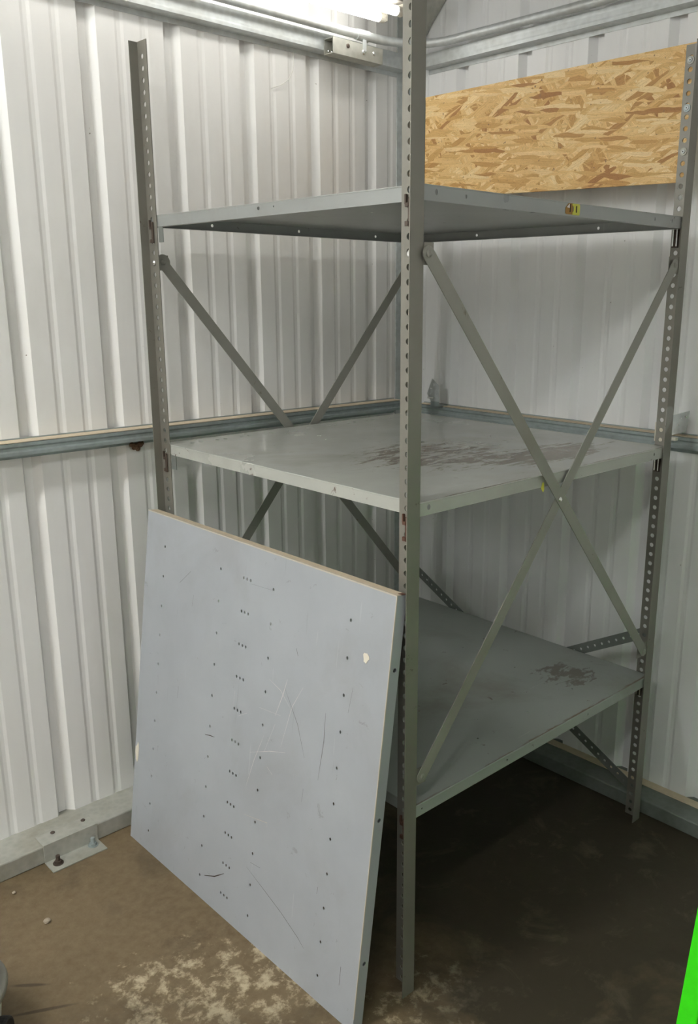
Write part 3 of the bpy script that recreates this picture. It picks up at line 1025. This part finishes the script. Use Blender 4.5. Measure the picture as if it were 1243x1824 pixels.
# ------------------------------------------------------------------ channel bracket on the high left girt
cb = empty('channel_bracket', (0.74, 1.0, 2.10))
tag(cb, 'short galvanised channel bracket fixed to the high left girt', 'bracket')
x0, x1, ya, yb, za, zb_ = 0.650, 0.842, 0.985, VW - 0.0405, 2.100, 2.142
mb = MB().box(x0, x1, ya, ya + 0.0025, za, zb_).box(x0, x1, ya + 0.0025, yb, za, za + 0.0025).box(x0, x1, ya + 0.0025, yb, zb_ - 0.0025, zb_)
mb.box(x0, x1, yb - 0.0025, yb, za + 0.0025, zb_ - 0.0025)
mb.build('channel', 'galv_dusty', cb)
for x, z, m, r in ((0.705, 2.127, 'clip_dark', 0.006), (0.765, 2.121, 'zinc', 0.007), (0.806, 2.124, 'zinc', 0.006)):
    bolt(cb, (x, ya, z), (0, -1, 0), r, 0.004, m)
for x in (0.664, 0.676):
    bolt(cb, (x, yb - 0.0026, 2.113), (0, -1, 0), 0.003, 0.004, 'zinc', 'screw')

MB().box(0.762, 0.774, 0.9815, 0.9845, 2.124, 2.1535).build('conduit_strap', 'galv', cb)

# ------------------------------------------------------------------ conduit bending round the corner
cn = empty('electrical_conduit', (0.9, 0.95, 2.15))
tag(cn, 'shiny metal conduit bending round the corner above the girts', 'conduit')
pts = [(-3.0, 0.998, 2.168), (0.0, 0.998, 2.168), (0.70, 0.996, 2.167), (0.80, 0.992, 2.167)]
cxx, cyy, rad = 0.80, 0.842, 0.150
for k in range(1, 10):
    a = math.pi / 2 * (1 - k / 10.0)
    pts.append((cxx + (0.984 - 0.80) * math.cos(a), cyy + rad * math.sin(a), 2.167))
pts += [(0.985, 0.82, 2.167), (0.988, 0.5, 2.166), (0.990, 0.0, 2.166), (0.990, -3.0, 2.166)]
MB().tube(pts, 0.0125, 16).build('pipe', 'galv', cn, smooth=True)
MB().cyl((0.745, 0.9945, 2.167), (0.790, 0.9925, 2.167), 0.0150, n=20).build('coupling', 'galv', cn)

# ------------------------------------------------------------------ fluorescent fitting in view
def strip_light(name, p_end, length, ang, z, tubemat, label, two=0.075, housing_up=0.0):
    c, s = math.cos(ang), math.sin(ang)
    e = empty(name, (p_end[0], p_end[1], z))
    def pt(l, w, h):
        return (p_end[0] - l * c + w * -s * -1, p_end[1] - l * s * -1 * -1 + w * c, z + h)
    def pos(l, w, h):   # l back along the fitting from its end, w across
        return (p_end[0] - l * c - w * s, p_end[1] - l * s + w * c, z + h)
    def obox(l0, l1, w0, w1, h0, h1, mbx):
        vs = [pos(l, w, h) for l in (l0, l1) for w in (w0, w1) for h in (h0, h1)]
        mbx.add(vs, [(0, 2, 3, 1), (4, 5, 7, 6), (0, 1, 5, 4), (2, 6, 7, 3), (0, 4, 6, 2), (1, 3, 7, 5)])
        return mbx
    hw = two / 2 + 0.022
    obox(-0.085, length + 0.085, -hw, hw, 0.020, 0.070, MB()).build('housing', 'fixture', e, bevel=0.004)
    for w in (-two / 2, two / 2):
        t = MB().cyl(pos(0.006, w, 0), pos(length - 0.006, w, 0), 0.0128, n=16).build('tube', tubemat, e, smooth=False)
        for l in (0.0, length):
            MB().cyl(pos(l - 0.012, w, 0), pos(l + 0.006, w, 0), 0.0134, n=16).build('tube_end', 'socket', e)
            obox(l - 0.018 if l == 0 else l + 0.004, l - 0.012 if l == 0 else l + 0.018, w - 0.012, w + 0.012, -0.010, 0.021, MB()).build('lamp_socket', 'socket', e)
    for l in (0.15, length - 0.15):
        p = pos(l, 0, 0.070)
        MB().cyl(p, (p[0], p[1], ceil_z(p[1]) - 0.001), 0.004, n=8).build('hanger', 'galv', e)
    tag(e, label, 'strip light')
    return e
strip_light('strip_light', (0.800, 0.915), 1.20, -0.03, 2.213, 'tube', 'lit fluorescent strip light hanging over the rack by the left wall')
strip_light('strip_light', (-1.30, 0.45), 1.20, 0.0, 2.36, 'tube_room', 'lit fluorescent strip light next along the left wall from the corner')
strip_light('strip_light', (-3.20, 0.45), 1.20, 0.0, 2.36, 'tube_room', 'lit fluorescent strip light at the far end of the row by the left wall')
strip_light('strip_light', (-1.10, -1.10), 1.20, 0.0, 2.62, 'tube_over', 'lit fluorescent strip light on the ceiling above the camera')

# ------------------------------------------------------------------ clips on the middle girts
ck = empty('corner_clip', (0.99, 0.9, 1.08))
tag(ck, 'galvanised pointed clip standing on the right girt beside the wall corner', 'clip')
mb = MB().plate([(0.868, 1.098), (0.905, 1.098), (0.922, 1.122), (0.900, 1.172), (0.886, 1.152), (0.872, 1.152)],
                [(0.8925, 1.152, 0.0035, 0.0055, 8), (0.905, 1.140, .006, .002, 8), (0.909, 1.122, .002, .004, 8)], (0.988, 0, 0), (0, 1, 0), (0, 0, 1), 0.002)
mb.build('plate', 'galv', ck)
MB().box(0.988, UW - 0.012, 0.868, 0.915, 1.0826, 1.0850).box(0.988, 0.990, 0.868, 0.905, 1.0850, 1.0985).build('foot', 'galv_dark', ck)
MB().cyl((0.982, 0.912, 1.110), (0.982, 0.885, 1.110), 0.0028, n=10).build('bolt', 'zinc', ck)
rk = empty('girt_plate', (0.99, 0.05, 1.09))
tag(rk, 'slanted galvanised plate with screws behind the right rack post', 'plate')
mb = MB().plate([(0.004, 1.097), (0.060, 1.078), (0.066, 1.128), (-0.002, 1.152)],
                [(0.026, 1.112, .004, .003, 8), (0.044, 1.122, .002, .003, 8), (0.020, 1.130, .002, .002, 8)], (0.996, 0, 0), (0, 1, 0), (0, 0, 1), 0.002)
mb.build('plate', 'galv', rk)
for y, z in ((0.007, 1.136), (0.046, 1.113)):
    bolt(rk, (0.996, y, z), (-1, 0, 0), 0.0035, 0.003, 'zinc', 'screw')
MB().box(1.000, 1.0085, 0.070, 0.094, 1.062, 1.112).build('foot', 'cream_chip', rk)
for z in (1.075, 1.098):
    bolt(rk, (0.9998, 0.083, z), (-1, 0, 0), 0.002, 0.001, 'bare', 'screw')
MB().box(0.994, 1.0085, 0.030, 0.062, 1.070, 1.0775).build('ledge', 'socket', rk)

# ------------------------------------------------------------------ mud nest, loose wire, pebbles
nest = empty('wasp_nest', (0.002, VW - 0.01, 1.03))
tag(nest, 'small brown mud wasp nest stuck below the left girt', 'nest')
bm = bmesh.new()
rnd = random.Random(3)
for (dx, dz, r) in ((-0.011, 0.004, 0.0075), (0.0, 0.0, 0.0095), (0.011, 0.003, 0.0085), (0.004, -0.006, 0.0075), (-0.005, -0.003, 0.007), (0.018, 0.006, 0.005)):
    ret = bmesh.ops.create_icosphere(bm, subdivisions=2, radius=r, matrix=Matrix.Translation((dx, 0, dz)))
    for v in ret['verts']:
        v.co += Vector((rnd.uniform(-1, 1), rnd.uniform(-1, 1), rnd.uniform(-1, 1))) * 0.0012
me = bpy.data.meshes.new('mud_cells')
bm.to_mesh(me)
bm.free()
me.materials.append(MT['mud'])
no = bpy.data.objects.new('mud_cells', me)
COL.objects.link(no)
no.parent = nest
no.location = (0, 0.002, 0.012)
wi = MB().tube([(0.568, VW - 0.003, 2.101), (0.5655, VW - 0.008, 2.075), (0.560, VW - 0.010, 2.050), (0.545, VW - 0.010, 2.026), (0.520, VW - 0.008, 2.008), (0.488, VW - 0.003, 1.995)], 0.0011, 8).build('loose_wire', 'wire', None, smooth=True)
tag(wi, 'thin pale wire curling down the left wall from the high girt', 'wire')
def pebble(x, y, r, seed, label):
    bm = bmesh.new()
    bmesh.ops.create_icosphere(bm, subdivisions=2, radius=r)
    rnd = random.Random(seed)
    for v in bm.verts:
        v.co *= rnd.uniform(0.82, 1.1)
        v.co.z *= 0.6
    zmin = min(v.co.z for v in bm.verts)
    me = bpy.data.meshes.new('pebble')
    bm.to_mesh(me)
    bm.free()
    me.materials.append(MT['stone'])
    o = bpy.data.objects.new('pebble', me)
    COL.objects.link(o)
    o.location = (x, y, -zmin)
    tag(o, label, 'pebble', 'pebbles on the floor')
pebble(-0.475, 0.744, 0.0085, 1, 'larger pale pebble lying on the open floor at left')
pebble(-0.491, 0.900, 0.0050, 2, 'tiny pebble on the floor close to the left base rail')

# ------------------------------------------------------------------ things cut by the frame
can = empty('shop_vacuum', (-0.767, 0.521, 0.0))
tag(can, 'white and black canister on wheels cut off by the left edge', 'vacuum')
cx_, cy_ = -0.767, 0.521
MB().lathe([(0.088, 0.035), (0.100, 0.045), (0.104, 0.080), (0.108, 0.118)], cx_, cy_).build('drum', 'white_plastic', can, smooth=False)
MB().lathe([(0.108, 0.1182), (0.119, 0.121), (0.121, 0.130), (0.117, 0.139), (0.106, 0.141)], cx_, cy_).build('rim', 'grey_plastic', can, smooth=True)
MB().lathe([(0.104, 0.1412), (0.100, 0.175), (0.078, 0.215), (0.030, 0.232)], cx_, cy_).build('lid', 'grey_plastic', can, smooth=True)
ax = Vector((math.cos(-0.75), math.sin(-0.75), 0))
c0 = Vector((cx_, cy_, 0.036)) + ax * 0.098
MB().cyl(c0, c0 + ax * 0.022, 0.036, n=28).build('wheel', 'black_rubber', can, bevel=0.005)
ax2 = Vector((math.cos(2.3), math.sin(2.3), 0))
c1 = Vector((cx_, cy_, 0.036)) + ax2 * 0.098
MB().cyl(c1, c1 + ax2 * 0.022, 0.036, n=28).build('wheel', 'black_rubber', can, bevel=0.005)

gp = empty('plastic_stand', (0.10, -0.59, 0.0))
tag(gp, 'bright lime-green plastic stand cut off by the right edge', 'stand')
sl_ = lambda z: -0.120 + 0.1755 * z
MB().prism([(sl_(0.0), 0.0), (0.14, 0.0), (0.12, 0.90), (0.03, 0.90), (sl_(0.70), 0.70)], (0, -0.600, 0), (1, 0, 0), (0, 0, 1), 0.03).build('leg', 'green', gp, bevel=0.002)
bm_pts = []
for k in range(16):
    a = 2 * math.pi * k / 16
    bm_pts.append((0.020 + 0.127 * math.cos(a), 1.004 + 0.030 * math.sin(a)))
MB().prism(bm_pts, (0, -0.602, 0), (1, 0, 0), (0, 0, 1), 0.024).build('handle', 'green', gp, bevel=0.004)
MB().box(0.04, 0.10, -0.628, -0.602, 0.89, 0.985).build('neck', 'green', gp)
MB().box(0.50, 0.85, -0.760, -0.710, 0.0, 1.05).build('light_block', 'green', gp, bevel=0.02)  # unseen block added to stop lamp light and throw green onto the posts

for o in bpy.data.objects:
    if '_w' in o:
        del o['_w']
